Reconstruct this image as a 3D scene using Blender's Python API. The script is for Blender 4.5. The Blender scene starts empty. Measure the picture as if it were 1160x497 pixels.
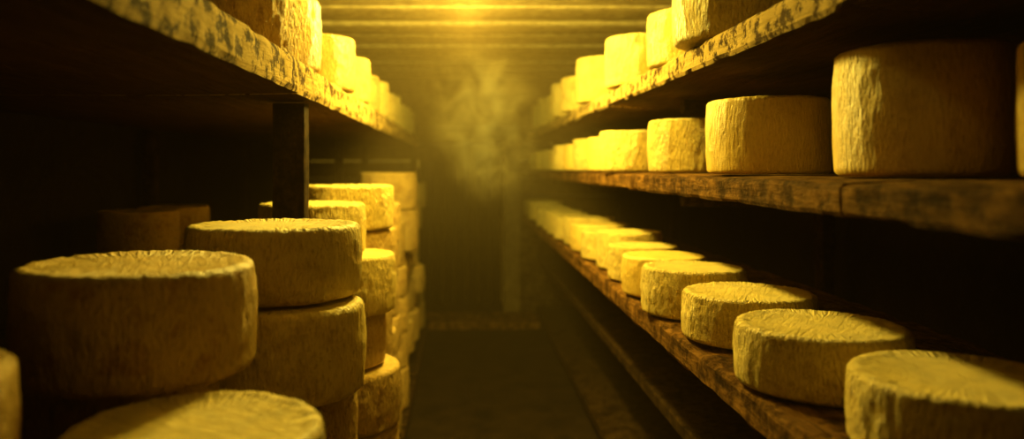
import bpy, bmesh, math, random
from mathutils import Vector, noise, Matrix
random.seed(7)
S=0.6; EYE=2.33
sc=bpy.context.scene
col=sc.collection
def W(x,y,z): return Vector((x*S,y*S,(z+EYE)*S))

# ---------------- materials ----------------
def newmat(name):
    m=bpy.data.materials.new(name); m.use_nodes=True
    nt=m.node_tree; b=nt.nodes['Principled BSDF']
    return m,nt,b
def nd(nt,t,**kw):
    n=nt.nodes.new(t)
    for k,v in kw.items():
        if k in n.inputs: n.inputs[k].default_value=v
        else: setattr(n,k,v)
    return n
def ramp(nt,stops):
    r=nt.nodes.new('ShaderNodeValToRGB'); e=r.color_ramp.elements
    e[0].position,e[0].color=stops[0][0],(*stops[0][1],1)
    e[1].position,e[1].color=stops[-1][0],(*stops[-1][1],1)
    for p,c in stops[1:-1]:
        x=e.new(p); x.color=(*c,1)
    return r
def mixc(nt,fac,a,b,bt='MIX'):
    m=nt.nodes.new('ShaderNodeMix'); m.data_type='RGBA'; m.blend_type=bt
    L=nt.links
    if hasattr(fac,'links') : L.new(fac,m.inputs[0])
    else: m.inputs[0].default_value=fac
    for i,v in ((6,a),(7,b)):
        if hasattr(v,'links'): L.new(v,m.inputs[i])
        else: m.inputs[i].default_value=(*v,1)
    return m.outputs[2]
def mth(nt,op,a,b=None,c=None):
    n=nt.nodes.new('ShaderNodeMath'); n.operation=op
    for i,v in enumerate((a,b,c)):
        if v is None: continue
        if hasattr(v,'links'): nt.links.new(v,n.inputs[i])
        else: n.inputs[i].default_value=v
    return n.outputs[0]

def cheese_mat(name,side_a,side_b,top_c,crust,wr,ribs,dark=(0.50,0.34,0.15)):
    """crust: depth of brown crust patches, wr: wrinkle strength"""
    m,nt,b=newmat(name); L=nt.links
    tc=nd(nt,'ShaderNodeTexCoord')
    oi=nd(nt,'ShaderNodeObjectInfo')
    # object space: wheel radius = 1; shift the pattern per wheel so no two repeat
    rv=nd(nt,'ShaderNodeCombineXYZ')
    for i,k in enumerate((37.0,91.0,53.0)): L.new(mth(nt,'MULTIPLY',oi.outputs['Random'],k),rv.inputs[i])
    av=nd(nt,'ShaderNodeVectorMath',operation='ADD'); L.new(tc.outputs['Object'],av.inputs[0]); L.new(rv.outputs[0],av.inputs[1])
    P=av.outputs[0]
    mp=nd(nt,'ShaderNodeMapping'); mp.inputs['Scale'].default_value=(1,1,ribs)
    L.new(P,mp.inputs['Vector'])
    n1=nd(nt,'ShaderNodeTexNoise',Scale=31.0,Detail=5.0,Roughness=0.6,Distortion=0.6); L.new(mp.outputs[0],n1.inputs['Vector'])
    n2=nd(nt,'ShaderNodeTexNoise',Scale=3.2,Detail=7.0,Roughness=0.7); L.new(P,n2.inputs['Vector'])
    n3=nd(nt,'ShaderNodeTexNoise',Scale=50.0,Detail=4.0,Roughness=0.6); L.new(P,n3.inputs['Vector'])
    n5=nd(nt,'ShaderNodeTexNoise',Scale=1.7,Detail=2.0); L.new(P,n5.inputs['Vector'])
    at=nd(nt,'ShaderNodeAttribute'); at.attribute_name='topmask'
    r1=ramp(nt,[(0.32,side_b),(0.47,side_a),(0.75,tuple(min(1,c*1.06) for c in side_a))]); L.new(n1.outputs['Fac'],r1.inputs[0])
    zn=nd(nt,'ShaderNodeMapRange'); zn.inputs['From Min'].default_value=.34; zn.inputs['From Max'].default_value=.52; zn.inputs['To Min'].default_value=.45
    L.new(n5.outputs['Fac'],zn.inputs['Value'])
    base=mixc(nt,zn.outputs[0],side_a,r1.outputs[0])
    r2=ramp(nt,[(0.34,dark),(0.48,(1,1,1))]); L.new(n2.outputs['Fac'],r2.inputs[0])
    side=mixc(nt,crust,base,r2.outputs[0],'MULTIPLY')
    r3=ramp(nt,[(0.3,tuple(c*0.7 for c in top_c)),(0.6,top_c)]); L.new(n2.outputs['Fac'],r3.inputs[0])
    cc=mixc(nt,at.outputs['Fac'],side,r3.outputs[0])
    mr=nd(nt,'ShaderNodeMapRange'); mr.inputs['To Min'].default_value=0.84; mr.inputs['To Max'].default_value=1.06
    L.new(oi.outputs['Random'],mr.inputs['Value'])
    hs=nd(nt,'ShaderNodeHueSaturation'); L.new(mr.outputs[0],hs.inputs['Value']); L.new(cc,hs.inputs['Color'])
    L.new(hs.outputs[0],b.inputs['Base Color'])
    b.inputs['Roughness'].default_value=0.38
    b.inputs['Specular IOR Level'].default_value=0.5
    # creases on the top plus pleats radiating at the rim
    mp2=nd(nt,'ShaderNodeMapping'); mp2.inputs['Scale'].default_value=(0.28,1.3,1); L.new(P,mp2.inputs['Vector'])
    n4=nd(nt,'ShaderNodeTexNoise',Scale=12.0,Detail=5.0,Roughness=0.6,Distortion=0.6); L.new(mp2.outputs[0],n4.inputs['Vector'])
    sx=nd(nt,'ShaderNodeSeparateXYZ'); L.new(tc.outputs['Object'],sx.inputs[0])
    ang=mth(nt,'ARCTAN2',sx.outputs[1],sx.outputs[0])
    r2d=mth(nt,'SQRT',mth(nt,'ADD',mth(nt,'MULTIPLY',sx.outputs[0],sx.outputs[0]),mth(nt,'MULTIPLY',sx.outputs[1],sx.outputs[1])))
    cx=nd(nt,'ShaderNodeCombineXYZ'); L.new(mth(nt,'MULTIPLY',ang,13.0),cx.inputs[0]); L.new(mth(nt,'MULTIPLY',r2d,2.0),cx.inputs[1]); L.new(mth(nt,'MULTIPLY',oi.outputs['Random'],60.0),cx.inputs[2])
    n6=nd(nt,'ShaderNodeTexNoise',Scale=1.7,Detail=3.0,Roughness=0.5); L.new(cx.outputs[0],n6.inputs['Vector'])
    pm=nd(nt,'ShaderNodeMapRange'); pm.interpolation_type='SMOOTHSTEP'; pm.inputs['From Min'].default_value=.35; pm.inputs['From Max'].default_value=.9; L.new(r2d,pm.inputs['Value'])
    ple=mth(nt,'MULTIPLY',mth(nt,'MULTIPLY',n6.outputs['Fac'],1.5),pm.outputs[0])
    toph=mth(nt,'MULTIPLY_ADD',n4.outputs['Fac'],.6,ple)
    vo=nd(nt,'ShaderNodeTexVoronoi',Scale=23.0); L.new(mp.outputs[0],vo.inputs['Vector'])
    sd=mth(nt,'MULTIPLY_ADD',vo.outputs['Distance'],.5,n1.outputs['Fac'])
    sd=mth(nt,'MULTIPLY',sd,zn.outputs[0])
    mx=nd(nt,'ShaderNodeMix'); L.new(at.outputs['Fac'],mx.inputs[0]); L.new(sd,mx.inputs[2])
    L.new(toph,mx.inputs[3])
    hgt=mth(nt,'MULTIPLY_ADD',n3.outputs['Fac'],.3,mx.outputs[0])
    bp=nd(nt,'ShaderNodeBump',Strength=wr,Distance=0.016); L.new(hgt,bp.inputs['Height'])
    L.new(bp.outputs[0],b.inputs['Normal'])
    return m
CH=[cheese_mat('rind_pale',(0.95,0.73,0.23),(0.68,0.45,0.11),(0.97,0.75,0.23),.5,.9,.33),
    cheese_mat('rind_smooth',(0.88,0.63,0.17),(0.72,0.47,0.11),(0.92,0.67,0.18),.3,.42,.28),
    cheese_mat('rind_shaded',(0.58,0.38,0.11),(0.34,0.20,0.05),(0.72,0.49,0.14),.8,.75,.36)]  # last one: darker rind copy, dimness of the stacks put into its colour

def wood_mat(name,dark,light,axis=1,mould=None,bump=0.6,rough=0.85,con=.9):
    m,nt,b=newmat(name); L=nt.links
    tc=nd(nt,'ShaderNodeTexCoord'); mp=nd(nt,'ShaderNodeMapping')
    s=[14,14,14]; s[axis]=2.2 if not mould else 1.2; mp.inputs['Scale'].default_value=s
    L.new(tc.outputs['Object'],mp.inputs['Vector'])
    n1=nd(nt,'ShaderNodeTexNoise',Scale=3.0,Detail=6.0,Roughness=0.65,Distortion=0.6); L.new(mp.outputs[0],n1.inputs['Vector'])
    n2=nd(nt,'ShaderNodeTexNoise',Scale=22.0 if mould else 17.0,Detail=8.0,Roughness=0.74); L.new(tc.outputs['Object'],n2.inputs['Vector'])
    r=ramp(nt,[(0.3,dark),(0.7,light)]); L.new(n1.outputs['Fac'],r.inputs[0])
    c=r.outputs[0]
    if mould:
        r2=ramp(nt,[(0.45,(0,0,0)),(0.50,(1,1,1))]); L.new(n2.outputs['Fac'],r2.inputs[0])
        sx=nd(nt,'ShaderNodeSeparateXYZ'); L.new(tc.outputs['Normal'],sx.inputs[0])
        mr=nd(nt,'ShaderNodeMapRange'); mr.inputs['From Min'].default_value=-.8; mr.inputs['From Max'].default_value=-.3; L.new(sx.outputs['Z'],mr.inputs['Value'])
        f=mth(nt,'MULTIPLY',r2.outputs[0],mr.outputs[0])  # mould left off undersides, their shade is put into the colour
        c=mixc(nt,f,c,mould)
    else:
        r2=ramp(nt,[(0.42,(0.18,0.13,0.08)),(0.56,(1,1,1))]); L.new(n2.outputs['Fac'],r2.inputs[0])
        c=mixc(nt,con,c,r2.outputs[0],'MULTIPLY')
    L.new(c,b.inputs['Base Color']); b.inputs['Roughness'].default_value=rough
    b.inputs['Specular IOR Level'].default_value=0.06
    ad=mth(nt,'ADD',n1.outputs['Fac'],n2.outputs['Fac'])
    bp=nd(nt,'ShaderNodeBump',Strength=bump,Distance=0.018); L.new(ad,bp.inputs['Height']); L.new(bp.outputs[0],b.inputs['Normal'])
    return m
WD=wood_mat('shelf_wood',(0.06,0.025,0.006),(0.34,0.17,0.045),bump=1.0)
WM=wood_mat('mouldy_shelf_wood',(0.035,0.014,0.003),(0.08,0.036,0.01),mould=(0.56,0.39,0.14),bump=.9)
WP=wood_mat('post_wood',(0.025,0.013,0.006),(0.065,0.036,0.013),axis=2)
WX=wood_mat('beam_wood',(0.28,0.22,0.10),(0.46,0.37,0.19),axis=0,bump=.3,con=.45)
WB=wood_mat('back_plank_wood',(0.08,0.048,0.02),(0.16,0.10,0.042),axis=0)
WF=wood_mat('door_frame_wood',(0.20,0.13,0.055),(0.34,0.23,0.10),axis=2,con=.4)
WK=wood_mat('door_wood',(0.012,0.007,0.003),(0.03,0.018,0.008),axis=2)
def stone_mat(name,a,c2,scale):
    m,nt,b=newmat(name); L=nt.links
    tc=nd(nt,'ShaderNodeTexCoord')
    n=nd(nt,'ShaderNodeTexNoise',Scale=scale,Detail=8.0,Roughness=0.65); L.new(tc.outputs['Object'],n.inputs['Vector'])
    r=ramp(nt,[(0.3,a),(0.7,c2)]); L.new(n.outputs['Fac'],r.inputs[0]); L.new(r.outputs[0],b.inputs['Base Color'])
    b.inputs['Roughness'].default_value=0.8; b.inputs['Specular IOR Level'].default_value=0.15
    bp=nd(nt,'ShaderNodeBump',Strength=0.6,Distance=0.02); L.new(n.outputs['Fac'],bp.inputs['Height']); L.new(bp.outputs[0],b.inputs['Normal'])
    return m
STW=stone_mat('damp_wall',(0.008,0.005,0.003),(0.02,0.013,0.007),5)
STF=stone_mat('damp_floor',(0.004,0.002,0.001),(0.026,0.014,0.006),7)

# ---------------- helpers ----------------
def reg(o,label=None,cat=None,group=None,kind=None):
    if label:
        assert 4<=len(label.split())<=12,label
        o['label']=label
    if cat:o['category']=cat
    if group:o['group']=group
    if kind:o['kind']=kind
    return o
def board(name,x0,x1,y0,y1,z0,z1,mat,parent=None,rough=0.006,cuts=None,bev=0.006,step=.04,chipk=3.0):
    a=W(x0,y0,z0); b=W(x1,y1,z1); c=(a+b)/2; d=b-a
    bm=bmesh.new()
    ax=max(range(3),key=lambda i:abs(d[i])); n=cuts if cuts is not None else max(2,int(abs(d[ax])/step))
    others=[i for i in range(3) if i!=ax]
    k=5; rings=[]; per=[]
    for i in range(k): per.append((-.5+i/k,-.5))
    for i in range(k): per.append((.5,-.5+i/k))
    for i in range(k): per.append((.5-i/k,.5))
    for i in range(k): per.append((-.5,.5-i/k))
    sd=random.random()*50
    for j in range(n+1):
        ring=[]
        for u,v in per:
            p=[0,0,0]; p[ax]=(j/n-.5)*d[ax]; p[others[0]]=u*d[others[0]]; p[others[1]]=v*d[others[1]]
            corner=abs(abs(u)-.5)<1e-6 and abs(abs(v)-.5)<1e-6
            amp=rough
            if corner:
                chip=1+chipk*max(0,noise.noise(Vector((p[ax]*12+sd,u*9,v*9))))*(rough>0)
                p[others[0]]-=math.copysign(bev,u)*.7*chip; p[others[1]]-=math.copysign(bev,v)*.7*chip
            nv=noise.noise_vector(Vector(p)*14+Vector((sd,sd*.3,0)))
            for q in others:
                if q==2: p[q]+=nv[q]*amp*.5 if v<0 or others[1]!=2 else -abs(nv[q])*amp*.5
                else: p[q]+=nv[q]*amp
            ring.append(bm.verts.new(p))
        rings.append(ring)
    m=len(per)
    for j in range(n):
        for i in range(m):
            bm.faces.new((rings[j][i],rings[j][(i+1)%m],rings[j+1][(i+1)%m],rings[j+1][i]))
    bm.faces.new(list(reversed(rings[0]))); bm.faces.new(rings[-1])
    bmesh.ops.recalc_face_normals(bm,faces=bm.faces)
    me=bpy.data.meshes.new(name); bm.to_mesh(me); bm.free()
    me.materials.append(mat)
    o=bpy.data.objects.new(name,me); o.location=c; col.objects.link(o)
    if parent: 
        o.parent=parent; o.location=c-parent.location
    return o
def empty(name,x,y,z=-EYE):
    e=bpy.data.objects.new(name,None); e.location=W(x,y,z); e.empty_display_size=.1; col.objects.link(e); return e

# ---------------- cheese wheels ----------------
def wheel_mesh(seed,asp,K=1.0,seg=168):
    """radius 1, height asp, base at z=0; K scales the wrinkling"""
    rnd=random.Random(seed); off=Vector((rnd.uniform(0,90),rnd.uniform(0,90),rnd.uniform(0,90)))
    er=rnd.uniform(.065,.085)+(.015 if K<1 else 0); bul=rnd.uniform(.012,.03); prof=[]
    prof+=[(0.0,0,0),(0.4,0,0),(0.75,0,0),(0.88,0,0)]
    for i in range(5):
        a=-math.pi/2+i/4*math.pi/2; prof.append((1-er+er*math.cos(a),er+er*math.sin(a),0))
    ns=20
    for i in range(1,ns):
        t=i/ns; prof.append((1.0+bul*math.sin(math.pi*t),er+t*(asp-2*er),0))
    for i in range(6):
        a=i/5*math.pi/2; prof.append((1-er+er*math.cos(a),asp-er+er*math.sin(a),i/5*0.8))
    for r,dz in ((.88,-.006),(.85,-.016),(.81,-.022),(.75,-.022),(.66,-.018),(.55,-.014),(.4,-.012),(.25,-.012),(.1,-.012)):
        prof.append((r,asp+dz,1))
    bm=bmesh.new(); rows=[]; mask=[]
    for (r,z,t) in prof:
        if r==0:
            rows.append([bm.verts.new((0,0,z))]); mask.append(t); continue
        row=[]
        for s in range(seg):
            a=2*math.pi*s/seg; c,sn=math.cos(a),math.sin(a)
            rr=r*(1+0.020*noise.noise(off+Vector((c,sn,z*.3))*0.9))
            zz=z
            if r>0.80:
                w=noise.noise(off+Vector((c*15,sn*15,z*2.4)))*0.012*K+noise.noise(off+Vector((c*5,sn*5,z*3)))*0.010+noise.noise(off+Vector((c*29,sn*29,z*6)))*0.010*K
                w-=0.025*K*max(0,noise.noise(off+Vector((c*4,sn*4,z*5+9)))-.2)
                rr+=w*(1 if t<.5 else .7)
            if z>asp*.8:
                zz+=0.010*noise.noise(off+Vector((c*r*1.5,sn*r*1.5,3)))+0.006*noise.noise(off+Vector((c*r*6,sn*r*6,7)))-.010
                e=max(0,min(1,(r-.62)/.2))*K
                zz+=.008*e*noise.noise(off+Vector((c*11,sn*11,2)))+.012*e*noise.noise(off+Vector((c*28,sn*28,5)))
            row.append(bm.verts.new((rr*c,rr*sn,min(asp,max(zz,0))))); 
        rows.append(row); mask.append(t)
    top=bm.verts.new((0,0,asp-.022)); rows.append([top]); mask.append(1)
    for j in range(len(rows)-1):
        A,B=rows[j],rows[j+1]
        for s in range(seg):
            s2=(s+1)%seg
            if len(A)==1: bm.faces.new((A[0],B[s2],B[s]))
            elif len(B)==1: bm.faces.new((A[s],A[s2],B[0]))
            else: bm.faces.new((A[s],A[s2],B[s2],B[s]))
    bmesh.ops.recalc_face_normals(bm,faces=bm.faces)
    for f in bm.faces: f.smooth=True
    me=bpy.data.meshes.new('cheese_wheel')
    bm.to_mesh(me); bm.free()
    at=me.attributes.new('topmask','FLOAT','POINT'); vals=[]
    for row,t in zip(rows,mask): vals+= [t]*len(row)
    at.data.foreach_set('value',vals)
    return me
VAR=[{},{},{}]
for asp in (0.8,1.0,1.3,1.6):
    base=[wheel_mesh(int(asp*100)+i,asp) for i in range(4)]
    smooth=[wheel_mesh(int(asp*100)+50+i,asp,.45) for i in range(3)]
    for k in range(3):
        VAR[k][asp]=[]
        for me in (smooth if k==1 else base):
            m2=me.copy(); m2.materials.append(CH[k]); VAR[k][asp].append(m2)
def cheese(x,y,zb,r,h,label,group,mat=0,tilt=0.0):
    asp=min(VAR[0],key=lambda a:abs(a-h/r))
    o=bpy.data.objects.new('cheese_wheel',random.choice(VAR[mat][asp]))
    o.location=W(x,y,zb)
    o.scale=(r*S,r*S,h*S/asp)
    o.rotation_euler=(random.uniform(-tilt,tilt),random.uniform(-tilt,tilt),random.uniform(0,6.28))
    col.objects.link(o)
    reg(o,label,'cheese',group)
    return o

# ---------------- right rack ----------------
ZU,ZM,ZL=0.54,-0.028,-0.70
def shelf(x0,x1,a,b,z0,z1,mat,label,group,rough=.004,chipk=3.0):
    o=board('shelf_board',x0,x1,a,b,z0,z1,mat,None,rough=rough,bev=.007,step=.018,chipk=chipk)
    reg(o,label,'shelf board',group); return o
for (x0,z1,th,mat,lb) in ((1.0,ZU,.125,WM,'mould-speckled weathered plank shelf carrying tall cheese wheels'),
                 (1.0,ZM,.11,WD,'rough dark brown plank shelf carrying tall cheese wheels'),
                 (.9,ZL,.13,WD,'rough chipped brown plank shelf carrying flat cheese wheels'),
                 (1.12,-1.3,.1,WP,'empty dark plank shelf near the floor'),
                 (1.12,-2.12,.12,WP,'empty dark plank shelf just above the floor')):
    segs=[(0.7,1.976),(1.98,5.2),(5.206,8.4),(8.41,11.55)]
    for a,b in segs:
        j=random.uniform(-.006,.006)
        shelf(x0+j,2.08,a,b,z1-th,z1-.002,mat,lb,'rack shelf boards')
for y in (1.3,4.4,7.6,10.8):
    up=empty('rack_upright',2.14,y+.06)
    reg(up,'dark timber upright with cross bearers holding plank shelves','shelf support','rack uprights')
    board('post',2.10,2.19,y,y+.12,-EYE,1.15,WP,up,rough=.003)
    for z1,th in ((ZU,.125),(ZM,.11),(ZL,.13),(-1.3,.1),(-2.12,.12)):
        board('bearer',1.3,2.095,y+.02,y+.1,z1-th-.09,z1-th-.012,WP,up,rough=.002)
g='cheese wheels on the lower shelf'
lab='flat pale yellow cheese wheel with wrinkled rind on a plank shelf'
for (x,y,r,h) in ((1.24,1.85,.265,.19),(1.15,2.42,.26,.2),(1.17,3.08,.26,.195),(1.11,3.63,.24,.225)):
    cheese(x,y,ZL+.002,r,h,lab,g,0)
y=4.18
while y<11.3:
    r=random.uniform(.21,.245)
    cheese(1.13+random.uniform(-.03,.04),y,ZL+.002,r,random.uniform(.2,.26),'thick yellow cheese wheel in a row on a plank shelf',g,random.choice((0,0,1)))
    y+=.54
g='cheese wheels on the middle shelf'
for (x,y,r,h,l,mt) in ((1.59,1.75,.24,.345,'tall cheese wheel with amber rind on a dark plank shelf',1),
    (1.39,2.28,.24,.385,'very tall thick cheese wheel with smooth amber rind on shelf',1),
    (1.31,3.24,.25,.32,'tall cheese wheel with ribbed amber rind on a plank shelf',1),
    (1.31,4.3,.24,.30,'tall yellow cheese wheel with crinkled rind on a shelf',0),
    (1.2,5.2,.25,.28,'brightly lit yellow cheese wheel on a plank shelf',0)):
    cheese(x,y,ZM+.002,r,h,l,g,mt)
y=6.0
while y<11.3:
    cheese(1.2+random.uniform(-.04,.03),y,ZM+.002,random.uniform(.21,.25),random.uniform(.2,.28),'hazy yellow cheese wheel in a row on a plank shelf',g,random.choice((0,1))); y+=.56
g='cheese wheels on the upper shelf'
for (x,y,r,h) in ((1.2,3.3,.27,.36),(1.24,4.05,.24,.29),(1.22,5.1,.25,.34),(1.2,6.3,.25,.37),(1.2,7.3,.25,.33),(1.2,8.1,.25,.36),(1.22,8.9,.24,.31),(1.2,9.7,.24,.35),(1.2,10.5,.24,.33)):
    cheese(x,y,ZU+.002,r,h,'bright yellow cheese wheel with rough rind on mouldy top shelf',g,0)

# ---------------- left rack ----------------
ZT=.475
for a,b in ((0.6,3.2),(3.21,6.4),(6.41,9.2),(9.21,11.55)):
    j=random.uniform(-.004,.004)
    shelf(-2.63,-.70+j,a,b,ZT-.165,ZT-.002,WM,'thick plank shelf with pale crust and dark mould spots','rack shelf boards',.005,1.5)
for a,b in ((2.55,5.8),(5.81,8.6)):
    shelf(-2.45,-1.5,a,b,-.9,-.822,WP,'dark plank shelf behind stacked cheese wheels','rack shelf boards')
for y in (3.52,6.05,8.65,10.98):
    up=empty('rack_upright',-1.7,y+.06)
    reg(up,'dark timber frame with posts holding a mouldy shelf','shelf support','rack uprights')
    x0,x1=(-.90,-.745) if y<5 else (-1.49,-1.4)
    board('post',x0,x1,y,y+.11,-EYE,ZT-.172,WP,up,rough=.0015,bev=.002)
    board('post',-2.6,-2.49,y,y+.11,-EYE,ZT-.172,WP,up,rough=.003)
    board('bearer',-2.48,x0-.006,y+.015,y+.095,-.995,-.915,WP,up,rough=.002)
g='cheese wheels on the shelf above the stacks'
for (x,y,r,h) in ((-1.01,3.75,.29,.36),(-.96,4.75,.27,.335),(-.96,5.6,.26,.33),(-.97,6.4,.25,.30),(-.96,7.1,.25,.33),(-.96,7.8,.25,.29),(-.96,8.5,.25,.33),(-.96,9.3,.25,.3),(-.96,10.1,.25,.33),(-.96,10.8,.25,.33)):
    cheese(x,y,ZT+.002,r,h,'tall yellow cheese wheel on the mould-speckled shelf board',g,2 if y<7 else 0)
# floor pallets carry the stacks
for a,b in ((.9,3.35),(3.72,5.75),(5.85,7.85),(7.95,10.9)):
    pal=empty('wooden_pallet',-.75,(a+b)/2)
    reg(pal,'low dark wooden pallet under stacked cheese wheels','pallet',group='floor pallets')
    for xx in (-1.35,-.95,-.6): board('runner',xx,xx+.09,a,b,-EYE,-EYE+.1,WP,pal,rough=.002)
    n=int((b-a)/.24)
    for i in range(n):
        ya=a+i*(b-a)/n; board('deck_board',-1.37,-.48,ya+.015,ya+(b-a)/n-.015,-EYE+.103,-EYE+.15,WP,pal,rough=.002)
ZP=-EYE+.153
g='stacked cheese wheels on the pallets'
def stack(x,y,r,top,jit=.03,rv=0.0,hh=.27):
    H=top-ZP; n=max(1,round(H/hh))
    ws=[random.uniform(.8,1.2) for _ in range(n)]; t=sum(ws); z=ZP
    for i in range(n):
        h=H*ws[i]/t; rr=r*random.uniform(1-rv,1.02)
        cheese(x+random.uniform(-jit,jit)-(r-rr)*.3,y+random.uniform(-jit,jit)*.3,z,rr,h-.003,
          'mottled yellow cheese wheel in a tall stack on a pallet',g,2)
        z+=h
# near stack
cheese(-.89,2.06,-.548,.305,.293,'large dim amber cheese wheel on top of a stack',g,2)  # darker rind copy, its dim front is put into the colour
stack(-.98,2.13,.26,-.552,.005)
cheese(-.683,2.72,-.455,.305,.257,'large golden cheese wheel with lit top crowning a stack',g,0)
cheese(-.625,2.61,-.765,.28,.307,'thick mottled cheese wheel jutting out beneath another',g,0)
cheese(-.67,2.70,-1.03,.28,.262,'mottled dim amber cheese wheel low in a near stack',g,2)
cheese(-.62,2.70,-1.33,.28,.297,'mottled dim amber cheese wheel low in a near stack',g,2)
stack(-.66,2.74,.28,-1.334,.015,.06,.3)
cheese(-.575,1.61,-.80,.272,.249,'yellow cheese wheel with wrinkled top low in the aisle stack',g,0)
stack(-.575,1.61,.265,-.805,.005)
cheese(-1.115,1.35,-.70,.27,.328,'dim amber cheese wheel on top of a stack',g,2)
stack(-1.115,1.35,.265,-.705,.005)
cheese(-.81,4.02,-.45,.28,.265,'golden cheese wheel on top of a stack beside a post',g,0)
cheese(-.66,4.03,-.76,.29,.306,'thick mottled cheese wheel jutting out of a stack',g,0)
cheese(-.70,4.05,-1.04,.28,.276,'mottled dim amber cheese wheel in a staggered stack',g,2)
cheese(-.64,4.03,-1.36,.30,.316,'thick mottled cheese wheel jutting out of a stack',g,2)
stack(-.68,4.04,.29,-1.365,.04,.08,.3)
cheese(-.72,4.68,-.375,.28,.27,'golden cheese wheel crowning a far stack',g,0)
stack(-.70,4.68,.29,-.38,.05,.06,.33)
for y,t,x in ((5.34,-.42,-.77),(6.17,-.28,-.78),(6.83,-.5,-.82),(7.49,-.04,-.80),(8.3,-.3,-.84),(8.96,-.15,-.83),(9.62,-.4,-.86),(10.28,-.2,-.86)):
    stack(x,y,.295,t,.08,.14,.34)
g='cheese wheels on the rear shelf'
for y,n in ((5.0,2),(5.6,2)):
    for i in range(n):
        cheese(-2.15+random.uniform(-.02,.02),y,-.818+i*.27,.25,.266,'dark shaded cheese wheel on the board behind the stacks',g,2)

# ---------------- room shell ----------------
CE=1.42; BY=11.75
def shell(name,x0,x1,y0,y1,z0,z1,mat,label,cat):
    o=board(name,x0,x1,y0,y1,z0,z1,mat,None,rough=0,cuts=2,bev=0)
    reg(o,label,cat,kind='structure'); return o
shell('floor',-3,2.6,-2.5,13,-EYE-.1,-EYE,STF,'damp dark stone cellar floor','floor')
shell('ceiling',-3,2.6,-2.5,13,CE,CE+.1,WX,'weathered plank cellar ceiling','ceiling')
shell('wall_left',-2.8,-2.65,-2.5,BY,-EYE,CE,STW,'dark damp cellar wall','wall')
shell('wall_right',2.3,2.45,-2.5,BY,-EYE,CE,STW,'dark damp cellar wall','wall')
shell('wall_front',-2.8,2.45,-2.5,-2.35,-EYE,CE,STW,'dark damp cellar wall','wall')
def multibox(name,boxes,mat):
    bm=bmesh.new()
    for (x0,x1,y0,y1,z0,z1) in boxes:
        a=W(x0,y0,z0);b=W(x1,y1,z1)
        r=bmesh.ops.create_cube(bm,size=1)
        for v in r['verts']:
            v.co=Vector(((a[i]+b[i])/2+v.co[i]*(b[i]-a[i]) for i in range(3)))
    bmesh.ops.bevel(bm,geom=list(bm.edges),offset=.006,segments=2,affect='EDGES')
    me=bpy.data.meshes.new(name); bm.to_mesh(me); bm.free(); me.materials.append(mat)
    o=bpy.data.objects.new(name,me); col.objects.link(o); return o
DX0,DX1,DZ=-.72,.62,.28
bx=[]
z=-EYE
while z<CE-.01:
    z2=min(z+.27,CE)
    yy=BY+random.uniform(-.03,.03)
    if z2<=DZ+.02:
        bx+= [(-2.8,DX0,yy,yy+.2,z+.012,z2),(DX1,2.45,yy,yy+.2,z+.012,z2)]
    else: bx.append((-2.8,2.45,yy,yy+.2,z+.012,z2))
    z=z2
wb=multibox('wall_back',bx,WB); reg(wb,'rough horizontal plank wall at the end of the cellar','wall',kind='structure')
db=[]
x=DX0
while x<DX1-.01:
    x2=min(x+.19,DX1); db.append((x+.006,x2,BY+.3,BY+.38,-EYE,DZ+.05)); x=x2
d=multibox('door_1',db,WK); reg(d,'very dark vertical plank door at the aisle end','door',kind='structure')
t=0
for (x0,x1,z0,z1,mt) in ((DX0-.1,DX0,-EYE,DZ+.1,WP),(DX1+.0,DX1+.26,-EYE,DZ+.1,WF),(DX0-.3,DX1+.4,DZ+.1,DZ+.22,WB)):
    t+=1; o=board('trim_%d'%t,x0,x1,BY-.13,BY-.035,z0,z1,mt); reg(o,'rough timber door frame member','door frame',kind='structure')
t+=1; o=board('trim_%d'%t,-1.3,1.1,BY-1.0,BY-.14,-EYE,-EYE+.12,WD); reg(o,'low worn timber step before the door','step',kind='structure')
ybs=[1.0,2.6,3.6]+[6.55+.66*i for i in range(8)]
for yb in ybs:
    t+=1; yb+=random.uniform(-.04,.04); o=board('trim_%d'%t,-2.64,2.29,yb,yb+random.uniform(.38,.48) if yb>4 else yb+.3,CE-random.uniform(.035,.065),CE-.002,WX,None,rough=.006,bev=.006); reg(o,'weathered timber ceiling beam across the cellar','ceiling beam',kind='structure')

# ---------------- main lamp and added fill lamps ----------------
mb,nt,b=newmat('bulb_glow'); b.inputs['Emission Color'].default_value=(1,.75,.2,1); b.inputs['Emission Strength'].default_value=25
mm,nt,b=newmat('lamp_metal'); b.inputs['Base Color'].default_value=(.08,.06,.04,1); b.inputs['Metallic'].default_value=.8; b.inputs['Roughness'].default_value=.5
nn=nd(nt,'ShaderNodeTexNoise',Scale=30.0); nt.links.new(nn.outputs['Fac'],b.inputs['Roughness'])
def lathe(name,prof,mat,parent,seg=32):
    bm=bmesh.new(); rows=[]
    for r,z in prof:
        rows.append([bm.verts.new((r*math.cos(6.28318*s/seg),r*math.sin(6.28318*s/seg),z)) for s in range(seg)])
    for j in range(len(rows)-1):
        for s in range(seg): bm.faces.new((rows[j][s],rows[j][(s+1)%seg],rows[j+1][(s+1)%seg],rows[j+1][s]))
    for f in bm.faces: f.smooth=True
    me=bpy.data.meshes.new(name); bm.to_mesh(me); bm.free(); me.materials.append(mat)
    o=bpy.data.objects.new(name,me); o.parent=parent; col.objects.link(o); return o
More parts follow.
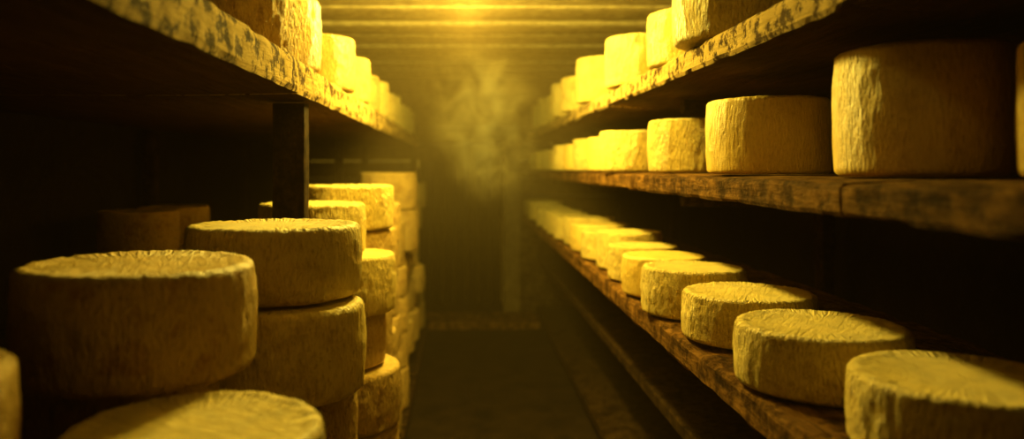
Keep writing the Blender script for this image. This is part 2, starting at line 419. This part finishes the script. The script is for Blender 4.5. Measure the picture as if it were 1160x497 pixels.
def lamp(x,y,power,color,soft=.04,ztop=CE-.002):
    e=bpy.data.objects.new('ceiling_lamp_or_fill',None); e.location=W(x,y,ztop); e.empty_display_size=.1; col.objects.link(e)
    reg(e,'small bulkhead ceiling lamp with glowing amber bulb','lamp',group='ceiling lamps')
    lathe('lamp_base',[(.001,0),(.05,0),(.05,-.02),(.03,-.03),(.018,-.05),(.001,-.05)],mm,e)
    lathe('bulb',[(.012,-.05),(.016,-.06),(.026,-.08),(.03,-.095),(.026,-.112),(.014,-.124),(.001,-.127)],mb,e)
    ld=bpy.data.lights.new('lamp_light','POINT'); ld.energy=power; ld.color=color; ld.shadow_soft_size=soft
    lo=bpy.data.objects.new('lamp_light',ld); lo.parent=e; lo.location=(0,0,-.18); col.objects.link(lo)
lamp(0.02,5.2,120,(1,.76,.11),.06)
lamp(0.0,4.0,62,(1,.73,.08),.05)  # added fill lamp out of view, brightens the near wheels
lamp(-0.1,1.3,0.25,(1,.60,.04),.12)  # added weak warm fill out of view, lifts the near fronts

# ---------------- world : black with mist that thickens towards the end of the cellar ----------------
w=bpy.data.worlds.new('world'); sc.world=w; w.use_nodes=True; nt=w.node_tree; L=nt.links
nt.nodes['Background'].inputs[0].default_value=(0,0,0,1); nt.nodes['Background'].inputs[1].default_value=0
ge=nd(nt,'ShaderNodeNewGeometry'); sp=nd(nt,'ShaderNodeSeparateXYZ'); L.new(ge.outputs['Position'],sp.inputs[0])
my=nd(nt,'ShaderNodeMapRange'); my.interpolation_type='SMOOTHSTEP'; my.inputs['From Min'].default_value=2.7; my.inputs['From Max'].default_value=4.8; L.new(sp.outputs['Y'],my.inputs['Value'])
mz=nd(nt,'ShaderNodeMapRange'); mz.interpolation_type='SMOOTHSTEP'; mz.inputs['From Min'].default_value=.6; mz.inputs['From Max'].default_value=1.7; mz.inputs['To Min'].default_value=.15; L.new(sp.outputs['Z'],mz.inputs['Value'])
dd=mth(nt,'MULTIPLY',my.outputs[0],mz.outputs[0])
dn=mth(nt,'MULTIPLY_ADD',dd,.15,.009)
vs=nd(nt,'ShaderNodeVolumeScatter',Anisotropy=0.0); vs.inputs['Color'].default_value=(1,.68,.28,1)
L.new(dn,vs.inputs['Density'])
L.new(vs.outputs[0],nt.nodes['World Output'].inputs['Volume'])
try: w.cycles.volume_step_size=.8
except Exception as e: print(e)

# ---------------- drifting steam plume ----------------
m=bpy.data.materials.new('steam_volume'); m.use_nodes=True; nt=m.node_tree; L=nt.links
for n in list(nt.nodes):
    if n.type!='OUTPUT_MATERIAL': nt.nodes.remove(n)
out=[n for n in nt.nodes if n.type=='OUTPUT_MATERIAL'][0]
tc=nd(nt,'ShaderNodeTexCoord')
no=nd(nt,'ShaderNodeTexNoise',Scale=4.2,Detail=5.0,Roughness=0.6,Distortion=1.5); L.new(tc.outputs['Object'],no.inputs['Vector'])
rr=nd(nt,'ShaderNodeMapRange'); rr.inputs['From Min'].default_value=.47; rr.inputs['From Max'].default_value=.70; rr.inputs['To Min'].default_value=0; rr.inputs['To Max'].default_value=4.0
L.new(no.outputs['Fac'],rr.inputs['Value'])
def puff(c,s,e0=1,e1=0):
    a=nd(nt,'ShaderNodeVectorMath',operation='SUBTRACT'); L.new(tc.outputs['Object'],a.inputs[0]); a.inputs[1].default_value=c
    d_=nd(nt,'ShaderNodeVectorMath',operation='DIVIDE'); L.new(a.outputs[0],d_.inputs[0]); d_.inputs[1].default_value=s
    l=nd(nt,'ShaderNodeVectorMath',operation='LENGTH'); L.new(d_.outputs[0],l.inputs[0])
    k=nd(nt,'ShaderNodeMapRange'); k.interpolation_type='SMOOTHSTEP'; k.inputs['From Min'].default_value=e0; k.inputs['From Max'].default_value=e1
    L.new(l.outputs['Value'],k.inputs['Value']); return k.outputs[0]
PUFFS=[((0,0,0),(.41,.8,.42)),((.06,0,-.22),(.34,.7,.36)),((-.04,0,.18),(.40,.7,.30))]
f=None
for c,s in PUFFS:
    q=puff(c,s,1,.1); f=q if f is None else mth(nt,'MAXIMUM',f,q)
dn=mth(nt,'MULTIPLY',f,rr.outputs[0])
vs=nd(nt,'ShaderNodeVolumeScatter',Anisotropy=-0.2); vs.inputs['Color'].default_value=(1,.74,.3,1)
L.new(dn,vs.inputs['Density']); L.new(vs.outputs[0],out.inputs['Volume'])
bm=bmesh.new()
for c,s in PUFFS:
    bmesh.ops.create_icosphere(bm,subdivisions=3,radius=1,matrix=Matrix.Translation(c)@Matrix.Diagonal((*s,1)))
me=bpy.data.meshes.new('steam'); bm.to_mesh(me); bm.free()
o=bpy.data.objects.new('steam',me); col.objects.link(o); o.location=W(.19,7.5,.50)
rm=o.modifiers.new('r','REMESH'); rm.mode='VOXEL'; rm.voxel_size=.04
me.materials.append(m)
reg(o,'soft wisps of golden steam drifting above the aisle','steam',kind='stuff')

# ---------------- camera ----------------
cd=bpy.data.cameras.new('camera'); cam=bpy.data.objects.new('camera',cd); col.objects.link(cam)
cam.location=W(0,0,0); cam.rotation_euler=(math.pi/2,0,0)
cd.sensor_width=36; cd.sensor_fit='HORIZONTAL'; cd.lens=850/1160*36
cd.shift_x=55/1160; cd.shift_y=-58.5/1160
cd.clip_start=.02
cd.dof.use_dof=True; cd.dof.focus_distance=1.75; cd.dof.aperture_fstop=1.6
sc.camera=cam
sc.view_settings.view_transform='Standard'
